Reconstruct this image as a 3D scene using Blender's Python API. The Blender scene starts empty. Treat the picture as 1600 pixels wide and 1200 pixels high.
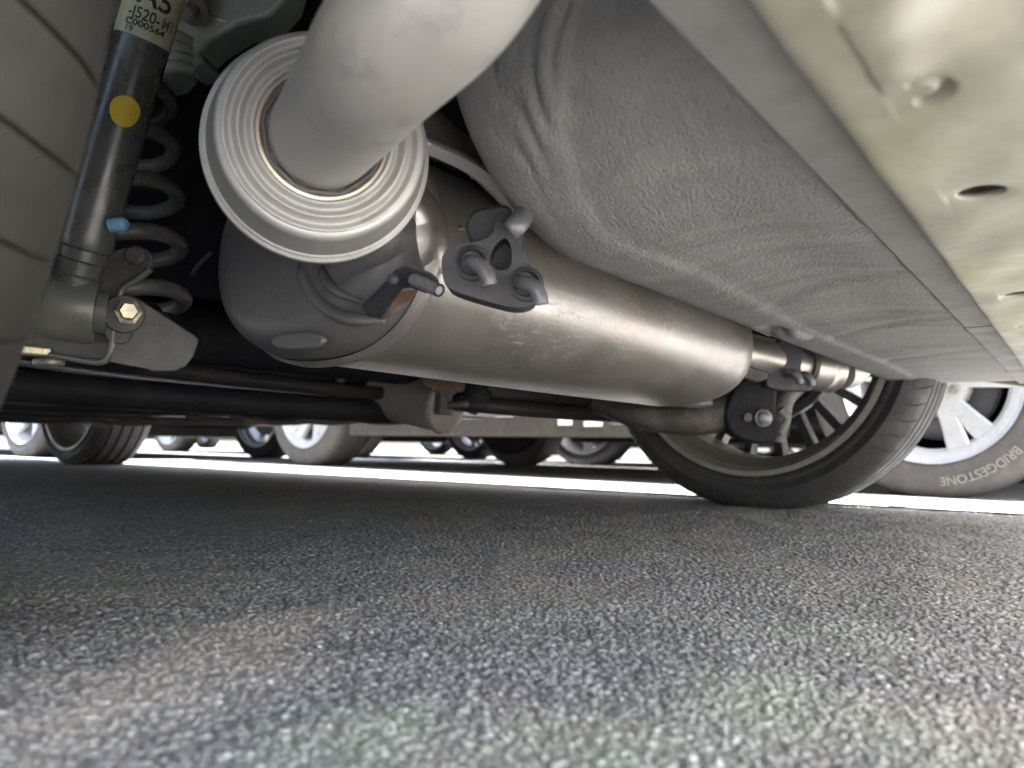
import bpy, bmesh, math, random
import numpy as np
from mathutils import Vector as V, Matrix

random.seed(7); rng = np.random.default_rng(11)
scene = bpy.context.scene
COL = scene.collection
R_ = math.radians

# ------------------------------------------------------------------ camera, sky, sun, exposure
CAM = V((0, 0, .103)); PHI, PIT, ROL = R_(37), R_(4.76), R_(1.1); FPX = 1202.0
FW = V((math.cos(PIT)*math.cos(PHI), math.cos(PIT)*math.sin(PHI), math.sin(PIT)))
_rt = V((math.sin(PHI), -math.cos(PHI), 0)); _up = _rt.cross(FW)
RT = _rt*math.cos(ROL) + _up*math.sin(ROL); UP = -_rt*math.sin(ROL) + _up*math.cos(ROL)
cd = bpy.data.cameras.new('camera'); cam = bpy.data.objects.new('camera', cd); COL.objects.link(cam)
cd.sensor_width = 36; cd.lens = 36*FPX/1600; cd.clip_start = .01; cd.clip_end = 2000
M3 = Matrix((RT, UP, -FW)).transposed()
cam.matrix_world = Matrix.Translation(CAM) @ M3.to_4x4()
cd.dof.use_dof = True; cd.dof.focus_distance = .66; cd.dof.aperture_fstop = 8
scene.camera = cam
SUN_EL, SUN_AZ = R_(45), R_(182)
w = bpy.data.worlds.new('World'); scene.world = w; w.use_nodes = True
nt = w.node_tree; bgn = nt.nodes['Background']
sk = nt.nodes.new('ShaderNodeTexSky'); sk.sky_type = 'NISHITA'; sk.sun_disc = False
sk.ozone_density = .5; sk.dust_density = 2.4; sk.air_density = .9; sk.sun_elevation = SUN_EL; sk.sun_rotation = SUN_AZ
nt.links.new(sk.outputs[0], bgn.inputs[0]); bgn.inputs[1].default_value = .13
sl = bpy.data.lights.new('sun', 'SUN'); sl.energy = 5.0; sl.angle = R_(.5); sl.color = (1, .985, .955)
so = bpy.data.objects.new('sun', sl); COL.objects.link(so)
sdir = V((math.sin(SUN_AZ)*math.cos(SUN_EL), math.cos(SUN_AZ)*math.cos(SUN_EL), math.sin(SUN_EL)))
so.rotation_euler = sdir.to_track_quat('Z', 'Y').to_euler(); so.location = sdir*20
vs = scene.view_settings; vs.view_transform = 'Standard'; vs.look = 'None'; vs.exposure = 3.0; vs.gamma = 1
vs.use_curve_mapping = False
scene.cycles.max_bounces = 12; scene.cycles.diffuse_bounces = 8

def spot(px, py, D):
    """the point of the place that the photograph shows at this pixel, D metres deep"""
    return CAM + (FW + RT*((px-800)/FPX) - UP*((py-600)/FPX))*D
def on_z(px, py, z):
    d = spot(px, py, 1) - CAM; return CAM + d*((z-CAM.z)/d.z)
def on_x(px, py, x):
    d = spot(px, py, 1) - CAM; return CAM + d*((x-CAM.x)/d.x)

# ------------------------------------------------------------------ materials
class NT:
    def __init__(s, name):
        s.m = bpy.data.materials.new(name); s.m.use_nodes = True; s.t = s.m.node_tree
        s.b = s.t.nodes['Principled BSDF']; s.tc = s.t.nodes.new('ShaderNodeTexCoord')
    def n(s, typ, **k):
        nd = s.t.nodes.new('ShaderNode'+typ)
        for a, v in k.items():
            if a.startswith('i_'): nd.inputs[a[2:].replace('_', ' ')].default_value = v
            else: setattr(nd, a, v)
        return nd
    def l(s, a, b): s.t.links.new(a, b)
    def noise(s, scale, detail=4, rough=.55, stretch=None, dist=0):
        nd = s.n('TexNoise', i_Scale=scale, i_Detail=detail, i_Roughness=rough, i_Distortion=dist)
        if stretch:
            mp = s.n('Mapping'); mp.inputs['Scale'].default_value = stretch
            s.l(s.tc.outputs['Object'], mp.inputs[0]); s.l(mp.outputs[0], nd.inputs['Vector'])
        else: s.l(s.tc.outputs['Object'], nd.inputs['Vector'])
        return nd.outputs['Fac']
    def ramp(s, f, *stops):
        r = s.n('ValToRGB'); e = r.color_ramp.elements
        while len(e) < len(stops): e.new(.5)
        for q, (p, c) in zip(e, stops):
            q.position = p; q.color = tuple(c)+(1,) if not isinstance(c, (int, float)) else (c, c, c, 1)
        s.l(f, r.inputs[0]); return r.outputs[0]
    def mix(s, f, a, b, mode='MIX'):
        m = s.n('MixRGB', blend_type=mode)
        for i, q in ((0, f), (1, a), (2, b)):
            if hasattr(q, 'default_value') or hasattr(q, 'is_linked'): s.l(q, m.inputs[i])
            elif isinstance(q, (int, float)): m.inputs[i].default_value = q if i == 0 else (q, q, q, 1)
            else: m.inputs[i].default_value = tuple(q)+(1,)
        return m.outputs[0]
    def bump(s, h, strength, dist, prev=None):
        b = s.n('Bump', i_Strength=strength, i_Distance=dist); s.l(h, b.inputs['Height'])
        if prev is not None: s.l(prev, b.inputs['Normal'])
        return b.outputs[0]
    def fin(s, col=None, rough=None, metal=None, nrm=None, spec=None, coat=None):
        for k, v in (('Base Color', col), ('Roughness', rough), ('Metallic', metal), ('Normal', nrm), ('Specular IOR Level', spec), ('Coat Weight', coat)):
            if v is None: continue
            if hasattr(v, 'is_linked'): s.l(v, s.b.inputs[k])
            elif isinstance(v, (int, float)): s.b.inputs[k].default_value = v
            else: s.b.inputs[k].default_value = tuple(v)+(1,)
        return s.m

def worn(name, c1, c2, rough=.5, metal=0., ns=30, bs=250, bd=.0004, dust=None, dlo=.5, dhi=.75, dr=.75, spec=.5, r2=None, streak=None):
    """a surface of two mottled tones with grit, and dust or rust in patches"""
    q = NT(name)
    col = q.mix(q.noise(ns, 5), c1, c2)
    f2 = q.ramp(q.noise(ns*6, 6, .7), (.35, 0), (.75, 1))
    col = q.mix(q.mix(.35, 0., f2), col, tuple(min(1, c*1.5+.02) for c in c2))
    ro = q.ramp(q.noise(ns*1.7, 5), (.3, rough*.8), (.7, r2 or min(1, rough*1.25)))
    if dust:
        d = q.ramp(q.noise(ns*.8+3, 8, .68), (dlo, 0), (dhi, 1))
        col = q.mix(d, col, dust); ro = q.mix(d, ro, dr)
        if metal: q.l(q.ramp(d, (0, metal), (1, metal*.25)), q.b.inputs['Metallic'])
    elif metal: q.b.inputs['Metallic'].default_value = metal
    nb = q.bump(q.noise(bs, 6, .65, streak), .6, bd)
    return q.fin(col, ro, None, nb, spec)

MAT = {}
TAN_TONE, GREEN_TONE = (.62, .54, .44), (.44, .48, .34)
TONE_PATCHES = ((.145, .305, .05, TAN_TONE, .7), (.205, .335, .075, TAN_TONE, .8), (.28, .375, .055, TAN_TONE, .65), (.195, .212, .045, GREEN_TONE, .55), (.244, .135, .045, GREEN_TONE, .5), (.334, .11, .06, GREEN_TONE, .5), (.47, .12, .07, GREEN_TONE, .4))  # tan and yellow-green ground patches: centre, radius, colour, strength
def build_mats():
    M = MAT
    # bare stainless of the silencer: brushed along its length, dusty, with stone scratches
    q = NT('silencer_steel')
    base = q.mix(q.noise(9, 5, .6), (.33, .305, .28), (.44, .41, .38))
    base = q.mix(q.ramp(q.noise(5, 3), (.5, 0), (.8, .55)), base, (.40, .30, .21))
    dust = q.ramp(q.noise(13, 7, .6, (1, 1.6, 1.6)), (.40, 0), (.80, .75))
    base = q.mix(dust, base, (.315, .30, .285))
    sc = q.noise(24, 3, .6, (11, 1.2, 1.4), .7); scr = q.ramp(sc, (.600, 0), (.614, 1), (.628, 0))
    sc2 = q.noise(26, 3, .6, (1.3, 9, 10), 1.2); scr2 = q.ramp(sc2, (.615, 0), (.628, .8), (.64, 0))
    scr = q.mix(q.ramp(q.noise(7, 3), (.46, 0), (.58, 1)), 0., q.mix(1., scr, scr2, 'ADD'))
    base = q.mix(q.mix(.75, 0., scr), base, (.74, .71, .67))
    ro = q.mix(dust, q.ramp(q.noise(70, 4, .6, (.4, 6, 6)), (.3, .29), (.7, .40)), .5)
    nb = q.bump(q.noise(160, 4, .6, (.25, 5, 5)), .35, .00025)
    nb = q.bump(scr, .5, .0003, nb)
    q.l(q.ramp(dust, (0, .85), (1, .55)), q.b.inputs['Metallic'])
    M['steel'] = q.fin(base, ro, None, nb)
    M['steel_dull'] = worn('dull_steel', (.095, .094, .096), (.15, .146, .146), .48, .5, 14, 300, .0003, (.11, .107, .105), .45, .8, .7)
    # aluminised pipe and can
    q = NT('aluminised_steel')
    base = q.mix(q.noise(12, 6, .6), (.46, .45, .425), (.55, .535, .505))
    base = q.mix(q.ramp(q.noise(5.5, 5, .6), (.46, 0), (.66, .75)), base, (.42, .37, .31))
    base = q.mix(q.ramp(q.noise(17, 6, .7, None, .6), (.54, 0), (.64, .6)), base, (.30, .295, .29))
    sp = q.ramp(q.noise(130, 6, .8), (.66, 0), (.74, 1)); base = q.mix(q.mix(.55, 0., sp), base, (.20, .18, .17))
    ro = q.ramp(q.noise(40, 5), (.3, .46), (.7, .62))
    M['alum'] = q.fin(base, ro, .6, q.bump(q.noise(260, 4, .6), .25, .00015))
    M['hot'] = worn('heat_tinted_steel', (.42, .26, .15), (.52, .38, .26), .3, .95, 30, 300, .0003)
    M['tint'] = worn('straw_heat_tint', (.50, .40, .30), (.60, .51, .42), .35, .7, 25, 300, .0002)
    M['bright'] = worn('shiny_steel', (.30, .27, .25), (.40, .36, .33), .36, .8, 25, 300, .0002, (.3, .24, .2), .55, .75)
    M['rust'] = worn('rusty_steel', (.06, .042, .035), (.15, .075, .045), .8, .2, 60, 500, .0008, (.22, .19, .17), .5, .7)
    M['black_metal'] = worn('black_painted_steel', (.04, .041, .04), (.065, .065, .063), .42, 0, 40, 300, .0003, (.17, .165, .15), .46, .8, .8)
    M['arm'] = worn('dusty_cast_arm', (.034, .031, .028), (.07, .063, .055), .6, .2, 25, 300, .0005, (.16, .14, .12), .5, .75)
    M['shock'] = worn('satin_black_damper', (.095, .098, .093), (.12, .123, .117), .25, .3, 40, 500, .0002, (.15, .154, .14), .40, .92, .45)
    M['bushing'] = worn('dusty_grey_bush', (.12, .123, .11), (.175, .178, .162), .36, .3, 30, 400, .0003, (.2, .2, .17), .5, .75)
    M['bracket'] = worn('dusty_black_bracket', (.06, .061, .058), (.09, .09, .085), .45, .2, 28, 400, .0003, (.17, .165, .15), .44, .72)
    M['green_steel'] = worn('green_grey_body_steel', (.26, .30, .27), (.33, .37, .34), .42, .1, 18, 300, .0005, (.22, .23, .19), .5, .8)
    M['rubber'] = worn('dusty_hanger_rubber', (.011, .0112, .0135), (.022, .022, .0255), .48, 0, 40, 500, .0004, (.05, .048, .049), .46, .8, .8)
    M['rod'] = worn('grey_coated_rod', (.11, .11, .12), (.16, .16, .168), .36, .35, 40, 500, .0003, (.22, .205, .19), .5, .8)
    M['spring'] = worn('dusty_spring_paint', (.075, .075, .073), (.12, .12, .115), .38, .1, 40, 300, .0003, (.22, .21, .195), .48, .8, .8)
    M['canister'] = worn('dusty_grey_canister', (.16, .155, .14), (.23, .22, .20), .5, .3, 30, 400, .0003, (.2, .19, .16), .5, .75)
    M['gold'] = worn('yellow_zinc', (.55, .47, .30), (.68, .62, .48), .3, .7, 90, 400, .0003, (.5, .45, .38), .5, .75)
    M['blue'] = worn('pale_blue_plastic', (.16, .38, .60), (.2, .43, .64), .4, 0, 60)
    M['yellow'] = worn('yellow_paint_mark', (.78, .52, .02), (.85, .6, .035), .5, 0, 90, 900, .0002, (.55, .36, .02), .6, .75)
    M['sticker'] = worn('cream_paper_label', (.50, .50, .33), (.58, .58, .40), .5, 0, 40, 400, .0001, (.36, .36, .25), .55, .8)
    M['ink'] = worn('black_print', (.025, .025, .02), (.04, .04, .03), .6, 0, 100)
    M['ink_red'] = worn('reddish_print', (.20, .10, .07), (.25, .13, .09), .6, 0, 100)
    M['dark'] = worn('dark_underbody', (.006, .007, .009), (.014, .014, .016), .55, 0, 12, 200, .0006, (.032, .03, .028), .55, .8, .8, .12)
    M['cover'] = worn('black_plastic_cover', (.012, .012, .013), (.022, .021, .020), .45, 0, 8, 160, .0005, (.055, .048, .042), .5, .8, .8, .15)
    M['tank'] = worn('black_fuel_tank_plastic', (.005, .005, .007), (.010, .010, .013), .4, 0, 10, 200, .0003, (.03, .028, .026), .62, .85, .8, .12)
    M['sill'] = worn('dusty_sill_coating', (.15, .12, .095), (.22, .18, .145), .7, 0, 8, 200, .0006, (.28, .24, .2), .5, .8)
    M['sill_dark'] = worn('grimy_sill_coating', (.030, .027, .024), (.048, .043, .037), .6, 0, 8, 200, .0006, (.085, .075, .063), .5, .8, .8, .2)
    # sprayed stone-chip coating of the spare wheel tub
    q = NT('stone_chip_coating')
    base = q.mix(q.noise(7, 5), (.135, .135, .137), (.18, .179, .178))
    base = q.mix(q.ramp(q.noise(5, 6, .65, (4.5, 1.1, 1)), (.46, 0), (.68, .55)), base, (.245, .222, .19))
    base = q.mix(q.ramp(q.noise(6.3, 5, .62, (3.6, .9, 1), .5), (.50, 0), (.68, .6)), base, (.075, .075, .08))
    grit = q.noise(420, 5, .75); base = q.mix(q.ramp(grit, (.5, 0), (.78, .5)), base, (.27, .255, .235))
    mp = q.n('Mapping'); mp.inputs['Scale'].default_value = (1, 1.25, .8); q.l(q.tc.outputs['Object'], mp.inputs[0])
    vor = q.n('TexVoronoi', feature='SMOOTH_F1', i_Scale=430.); q.l(mp.outputs[0], vor.inputs['Vector'])
    nb = q.bump(q.noise(45, 3, .5), .12, .0016)
    nb = q.bump(vor.outputs['Distance'], .9, .0009, nb); nb = q.bump(grit, .7, .0007, nb)
    M['coat'] = q.fin(base, q.ramp(grit, (.3, .55), (.7, .85)), 0., nb)
    M['flange'] = worn('grey_body_flange', (.10, .099, .094), (.135, .132, .125), .55, 0, 12, 300, .0003, (.175, .168, .15), .5, .8)
    q = NT('dusty_bumper_plastic')
    base = q.mix(q.noise(9, 5), (.185, .178, .142), (.24, .23, .178))
    base = q.mix(q.ramp(q.noise(14, 7, .7), (.42, 0), (.66, .8)), base, (.14, .128, .10))
    base = q.mix(q.ramp(q.noise(6, 3, .5, None, .7), (.48, 0), (.66, .6)), base, (.26, .275, .165))
    sp = q.ramp(q.noise(190, 5, .75), (.60, 0), (.70, 1)); base = q.mix(q.mix(.55, 0., sp), base, (.13, .11, .085))
    M['bumper'] = q.fin(base, q.ramp(q.noise(30, 5), (.3, .28), (.7, .5)), 0., q.bump(q.noise(60, 6, .7), .5, .0005))
    # tyre rubber
    def tyre(nm, a, b, d):
        q = NT(nm); base = q.mix(q.noise(10, 5), a, b)
        base = q.mix(q.ramp(q.noise(28, 8, .72), (.45, 0), (.75, .75)), base, d)
        return q.fin(base, q.ramp(q.noise(40, 5), (.3, .6), (.7, .85)), 0., q.bump(q.noise(300, 6, .7), .6, .0004))
    M['tyre'] = tyre('tyre_rubber', (.020, .020, .021), (.034, .033, .033), (.060, .055, .050))
    M['tyre_near'] = tyre('dusty_tyre_rubber', (.0135, .0118, .0098), (.021, .0183, .0148), (.033, .028, .022))
    M['tyre_grey'] = tyre('worn_grey_tyre_rubber', (.05, .048, .047), (.075, .07, .066), (.11, .098, .088))
    M['letter'] = worn('tyre_lettering', (.15, .14, .13), (.2, .185, .17), .7, 0, 60)
    M['rim_in'] = worn('dusty_inner_rim', (.15, .148, .130), (.21, .205, .18), .42, .35, 14, 300, .0003, (.20, .172, .14), .45, .75)
    M['rim'] = worn('silver_alloy', (.42, .43, .44), (.50, .50, .50), .32, .35, 12, 400, .0001, (.52, .49, .45), .58, .85)
    M['rim_dark'] = worn('dark_alloy_spokes', (.03, .031, .034), (.05, .05, .052), .35, .3, 20, 400, .0002, (.09, .08, .07), .5, .8)
    M['face_edge'] = worn('machined_spoke_face', (.7, .7, .7), (.76, .75, .74), .25, .6, 20)
    M['brake'] = worn('dull_brake_steel', (.05, .052, .058), (.09, .09, .095), .45, .5, 25)
    M['glass'] = worn('tinted_glass', (.012, .014, .016), (.018, .02, .022), .05, 0, 4, 50, .00001)
    M['red'] = worn('red_lamp_lens', (.35, .015, .012), (.42, .02, .015), .12, 0, 10, 50, .00001)
    M['lens'] = worn('clear_lamp_lens', (.55, .56, .58), (.65, .66, .67), .1, .3, 10, 50, .00001)
    for nm, c in (('white', (.74, .74, .72)), ('silver', (.42, .43, .44)), ('navy', (.03, .045, .10)), ('black', (.015, .015, .016)), ('grey', (.16, .165, .17)), ('maroon', (.16, .02, .022)), ('beige', (.5, .46, .37))):
        M['paint_'+nm] = worn(nm+'_car_paint', c, tuple(k*1.04 for k in c), .22, 0, 3, 60, .00002, tuple(k*.8+.04 for k in c), .6, .95, .4)
    M['line'] = worn('worn_white_road_paint', (.62, .62, .60), (.74, .74, .72), .7, 0, 20, 350, .0012, (.32, .31, .30), .56, .68)
    # asphalt
    q = NT('asphalt')
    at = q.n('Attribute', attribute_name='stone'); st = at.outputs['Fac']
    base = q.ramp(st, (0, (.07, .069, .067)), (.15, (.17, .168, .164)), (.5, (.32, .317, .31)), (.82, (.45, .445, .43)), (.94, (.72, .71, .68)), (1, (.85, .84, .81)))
    base = q.mix(q.ramp(q.noise(900, 3, .7), (.42, 0), (.72, .6)), base, (.42, .418, .41))
    fine = q.noise(230, 4, .7); base = q.mix(q.ramp(fine, (.38, .8), (.50, 0)), base, (.06, .049, .049))
    # broad tan and faint yellow-green patches in the ground colour
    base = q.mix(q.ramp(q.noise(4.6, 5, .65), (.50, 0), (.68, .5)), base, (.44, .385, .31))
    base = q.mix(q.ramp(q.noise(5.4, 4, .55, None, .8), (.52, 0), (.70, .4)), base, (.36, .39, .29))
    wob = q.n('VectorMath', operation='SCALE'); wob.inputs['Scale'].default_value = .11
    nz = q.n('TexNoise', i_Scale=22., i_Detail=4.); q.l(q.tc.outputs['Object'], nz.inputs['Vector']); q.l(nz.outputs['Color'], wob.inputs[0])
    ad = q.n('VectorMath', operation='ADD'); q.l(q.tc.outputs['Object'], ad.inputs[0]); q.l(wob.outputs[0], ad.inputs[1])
    for cx, cy, rad, col, k in TONE_PATCHES:
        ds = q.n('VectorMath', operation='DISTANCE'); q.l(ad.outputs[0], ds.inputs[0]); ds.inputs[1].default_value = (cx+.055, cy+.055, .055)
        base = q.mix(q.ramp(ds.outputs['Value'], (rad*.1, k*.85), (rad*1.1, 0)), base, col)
    mp = q.n('Mapping'); q.l(q.tc.outputs['Object'], mp.inputs[0])
    vor = q.n('TexVoronoi', feature='F1', i_Scale=260.); q.l(mp.outputs[0], vor.inputs['Vector'])
    nb = q.bump(vor.outputs['Distance'], .35, .0008); nb = q.bump(q.noise(900, 3, .6), .3, .0004, nb)
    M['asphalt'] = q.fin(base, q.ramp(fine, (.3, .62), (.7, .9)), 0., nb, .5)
build_mats()

# ------------------------------------------------------------------ mesh helpers
class MB:
    def __init__(s): s.v = []; s.f = []
    def add(s, vs, fs):
        o = len(s.v); s.v += [tuple(p) for p in vs]; s.f += [tuple(i+o for i in f) for f in fs]; return s
    def obj(s, name, mat, parent=None, sharp=38, smooth=True, bevel=0, sub=0):
        me = bpy.data.meshes.new(name); me.from_pydata(s.v, [], s.f)
        bm = bmesh.new(); bm.from_mesh(me); bmesh.ops.recalc_face_normals(bm, faces=bm.faces); bm.to_mesh(me); bm.free()
        if smooth:
            me.shade_smooth()
            if sharp: me.set_sharp_from_angle(angle=R_(sharp))
        me.materials.append(MAT[mat] if isinstance(mat, str) else mat)
        o = bpy.data.objects.new(name, me); COL.objects.link(o)
        if bevel:
            b = o.modifiers.new('bevel', 'BEVEL'); b.width = bevel; b.segments = 3; b.limit_method = 'ANGLE'; b.angle_limit = R_(35); b.harden_normals = False
        if sub:
            b = o.modifiers.new('sub', 'SUBSURF'); b.levels = b.render_levels = sub
        if parent is not None:
            o.parent = parent
            if parent.type == 'EMPTY' and parent.get('world_children'): o.location = -parent.location
        return o

def frame(d):
    d = d.normalized(); a = V((0, 0, 1)) if abs(d.z) < .9 else V((1, 0, 0))
    u = a.cross(d).normalized(); return u, d.cross(u)
def catmull(pts, n=8):
    P = [pts[0]*2-pts[1]] + list(pts) + [pts[-1]*2-pts[-2]]; out = []
    for i in range(1, len(P)-2):
        a, b, c, d = P[i-1:i+3]
        for k in range(n):
            t = k/n; out.append(.5*((2*b)+(c-a)*t+(2*a-5*b+4*c-d)*t*t+(3*b-a-3*c+d)*t**3))
    out.append(pts[-1].copy()); return out
def tube(mb, pts, r, seg=20, n=8, cap=True):
    pts = [V(p) for p in pts]; rs = r if isinstance(r, (list, tuple)) else [r]*len(pts)
    if len(pts) > 2 and n > 1:
        rr = catmull([V((q, 0, 0)) for q in rs], n); pts = catmull(pts, n); rs = [q.x for q in rr]
    rings = []; u = None
    for i, p in enumerate(pts):
        d = (pts[min(i+1, len(pts)-1)] - pts[max(i-1, 0)]).normalized()
        if u is None: u, _ = frame(d)
        u = (u - d*u.dot(d)).normalized(); v = d.cross(u)
        rings.append([p + (u*math.cos(2*math.pi*k/seg) + v*math.sin(2*math.pi*k/seg))*rs[i] for k in range(seg)])
    loft(mb, rings, cap=cap); return mb
def loft(mb, rings, closed=True, cap=False):
    n = len(rings[0]); vs = [p for r in rings for p in r]; fs = []
    for i in range(len(rings)-1):
        for k in range(n if closed else n-1):
            k2 = (k+1) % n; fs.append((i*n+k, i*n+k2, (i+1)*n+k2, (i+1)*n+k))
    if cap: fs += [tuple(range(n)), tuple((len(rings)-1)*n+k for k in range(n))]
    mb.add(vs, fs)
def lathe(mb, prof, o, ax, seg=64, closed=False, ufix=None):
    o = V(o); ax = V(ax).normalized(); u, v = frame(ax)
    if ufix is not None: u = ufix; v = ax.cross(u)
    rings = [[o + ax*h + (u*math.cos(2*math.pi*k/seg)+v*math.sin(2*math.pi*k/seg))*max(r, 1e-5) for k in range(seg)] for r, h in prof]
    if closed: rings.append(rings[0])
    loft(mb, rings); return mb
def box(mb, c, s, rot=None):
    c = V(c); hx, hy, hz = s[0]/2, s[1]/2, s[2]/2
    vs = [V((x, y, z)) for x in (-hx, hx) for y in (-hy, hy) for z in (-hz, hz)]
    vs = [(rot @ p if rot else p)+c for p in vs]
    mb.add(vs, [(0, 1, 3, 2), (4, 6, 7, 5), (0, 4, 5, 1), (2, 3, 7, 6), (0, 2, 6, 4), (1, 5, 7, 3)]); return mb
def prism(mb, outer, depth, holes=()):
    """flat outline (list of points) with holes, given a thickness vector"""
    bm = bmesh.new(); loops = []
    for lp in (outer, *holes):
        vv = [bm.verts.new(p) for p in lp]; loops.append(vv)
        for i in range(len(vv)): bm.edges.new((vv[i], vv[(i+1) % len(vv)]))
    if holes: bmesh.ops.triangle_fill(bm, use_beauty=True, edges=bm.edges[:])
    else: bm.faces.new(loops[0])
    bm.verts.index_update(); n = len(bm.verts); vs = [v.co.copy() for v in bm.verts]
    fs = [tuple(v.index for v in f.verts) for f in bm.faces]
    fs2 = [tuple(i+n for i in reversed(f)) for f in fs]
    side = []; base = 0
    for lp in (outer, *holes):
        m = len(lp); side += [(base+i, base+(i+1) % m, base+(i+1) % m+n, base+i+n) for i in range(m)]; base += m
    mb.add(vs+[v+depth for v in vs], fs+fs2+side); bm.free(); return mb
def smooth_loop(pts, n=4):
    P = [V(p) for p in pts]; m = len(P); out = []
    for i in range(m):
        a, b, c, d = P[i-1], P[i], P[(i+1) % m], P[(i+2) % m]
        for k in range(n):
            t = k/n; out.append(.5*((2*b)+(c-a)*t+(2*a-5*b+4*c-d)*t*t+(3*b-a-3*c+d)*t**3))
    return out
def grid_np(name, X, Y, Z, mat, parent=None, attr=None, wrap=False, drop=None):
    h, wd = X.shape; me = bpy.data.meshes.new(name); nv = h*wd
    co = np.stack([X, Y, Z], -1).reshape(-1, 3).astype(np.float32)
    idx = np.arange(nv).reshape(h, wd)
    if wrap: idx = np.concatenate([idx, idx[:, :1]], 1)
    q = np.stack([idx[:-1, :-1], idx[:-1, 1:], idx[1:, 1:], idx[1:, :-1]], -1).reshape(-1, 4).astype(np.int32)
    if drop is not None: q = q[~drop.ravel()[q].all(1)]
    me.vertices.add(nv); me.vertices.foreach_set('co', co.ravel())
    me.loops.add(q.size); me.loops.foreach_set('vertex_index', q.ravel())
    me.polygons.add(len(q)); me.polygons.foreach_set('loop_start', np.arange(0, q.size, 4, dtype=np.int32))
    me.update(calc_edges=True); me.shade_smooth()
    if attr is not None:
        a = me.attributes.new('stone', 'FLOAT', 'POINT'); a.data.foreach_set('value', attr.ravel().astype(np.float32))
    me.materials.append(MAT[mat]); o = bpy.data.objects.new(name, me); COL.objects.link(o)
    if parent is not None:
        o.parent = parent
        if parent.get('world_children'): o.location = -parent.location
    return o
def thing(name, label, cat, loc=(0, 0, 0), rz=0, group=None, world=False):
    o = bpy.data.objects.new(name, None); COL.objects.link(o); o.location = loc; o.rotation_euler = (0, 0, rz)
    o.empty_display_size = .1; o['label'] = label; o['category'] = cat
    if group: o['group'] = group
    if world: o['world_children'] = 1
    return o
def glyphs(txt, size, extrude=0, bold=0.):
    cu = bpy.data.curves.new('txt', 'FONT'); cu.body = txt; cu.size = size; cu.align_x = 'CENTER'; cu.extrude = extrude; cu.offset = bold; cu.resolution_u = 3
    ob = bpy.data.objects.new('txt', cu); COL.objects.link(ob); dg = bpy.context.evaluated_depsgraph_get()
    me = ob.evaluated_get(dg).to_mesh(); vs = [v.co.copy() for v in me.vertices]; fs = [tuple(p.vertices) for p in me.polygons]
    ob.evaluated_get(dg).to_mesh_clear(); bpy.data.objects.remove(ob); bpy.data.curves.remove(cu)
    return vs, fs

# ------------------------------------------------------------------ ground
def cells(x, y, size, seed):
    """nearest jittered stone of each point: distance over size, random value of the stone"""
    gx = np.floor(x/size).astype(np.int64); gy = np.floor(y/size).astype(np.int64)
    best = np.full(x.shape, 9.); val = np.zeros(x.shape)
    def rnd(i, j, k):
        n = (i*374761393 + j*668265263 + k*974634539 + seed*69069) & 0xffffffff
        n = ((n ^ (n >> 13))*1274126177) & 0xffffffff; n = n ^ (n >> 16)
        n = (n*2246822519) & 0xffffffff; n ^= n >> 15
        return n/4294967296.
    for di in (-1, 0, 1):
        for dj in (-1, 0, 1):
            i, j = gx+di, gy+dj
            d = np.hypot((i+.1+.8*rnd(i, j, 1))-x/size, (j+.1+.8*rnd(i, j, 2))-y/size)
            d = d/(.7+.6*rnd(i, j, 3)); m = d < best
            best = np.where(m, d, best); val = np.where(m, rnd(i, j, 4), val)
    return best, val
def make_ground():
    az = np.concatenate([np.linspace(-7, 81, 980), np.linspace(81, 353, 70)[1:-1]])*math.pi/180
    r = np.concatenate([[.001, .06, .12], np.exp(np.linspace(math.log(.2), math.log(2.6), 760)), np.exp(np.linspace(math.log(2.7), math.log(900), 70))])
    A, Rr = np.meshgrid(az, r); X = Rr*np.cos(A); Y = Rr*np.sin(A)
    near = (Rr < 2.62) & (A < 81.1*math.pi/180) & (Rr > .15)
    d1, v1 = cells(X, Y, .0033, 3); d2, v2 = cells(X+5, Y+3, .0017, 8)
    h1 = np.clip(1-(d1/.62)**2, 0, 1)**.6; h2 = np.clip(1-(d2/.65)**2, 0, 1)**.6
    big = v1 > .42
    Z = np.where(big, h1*(.0004+.0014*v1), 0); Z2 = h2*(.0002+.0005*v2)
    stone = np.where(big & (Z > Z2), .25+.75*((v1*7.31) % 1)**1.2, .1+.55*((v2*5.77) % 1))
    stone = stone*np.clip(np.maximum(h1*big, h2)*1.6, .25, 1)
    Z = np.maximum(Z, Z2)
    Z += .0012*np.sin(X*31+2*np.sin(Y*23))*np.sin(Y*27+1.5*np.sin(X*19))
    fade = np.clip((2.6-Rr)/.9, 0, 1)*near
    Z = (Z-.0012)*fade; stone = stone*fade + .5*(1-fade)
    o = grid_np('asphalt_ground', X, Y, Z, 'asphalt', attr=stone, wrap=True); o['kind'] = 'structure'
    return o
make_ground()
def paint_line(x0, x1, y0, y1):
    n = 160; xs = np.linspace(x0, x1, 10); ys = np.linspace(y0, y1, n)
    Y, X = np.meshgrid(ys, xs, indexing='ij'); X = X + np.where(np.abs(X-(x0+x1)/2) > (x1-x0)*.45, rng.normal(0, .0025, X.shape), 0)
    o = grid_np('parking_line', X, Y, np.full(X.shape, .004), 'line'); o['kind'] = 'structure'
for k in range(-1, 6):
    paint_line(1.66+2.5*k, 1.745+2.5*k, -.9, 3.95); paint_line(1.66+2.5*k, 1.745+2.5*k, 4.15, 9.1)
    if k == 5: paint_line(-3, 15, 3.99, 4.08)

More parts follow.
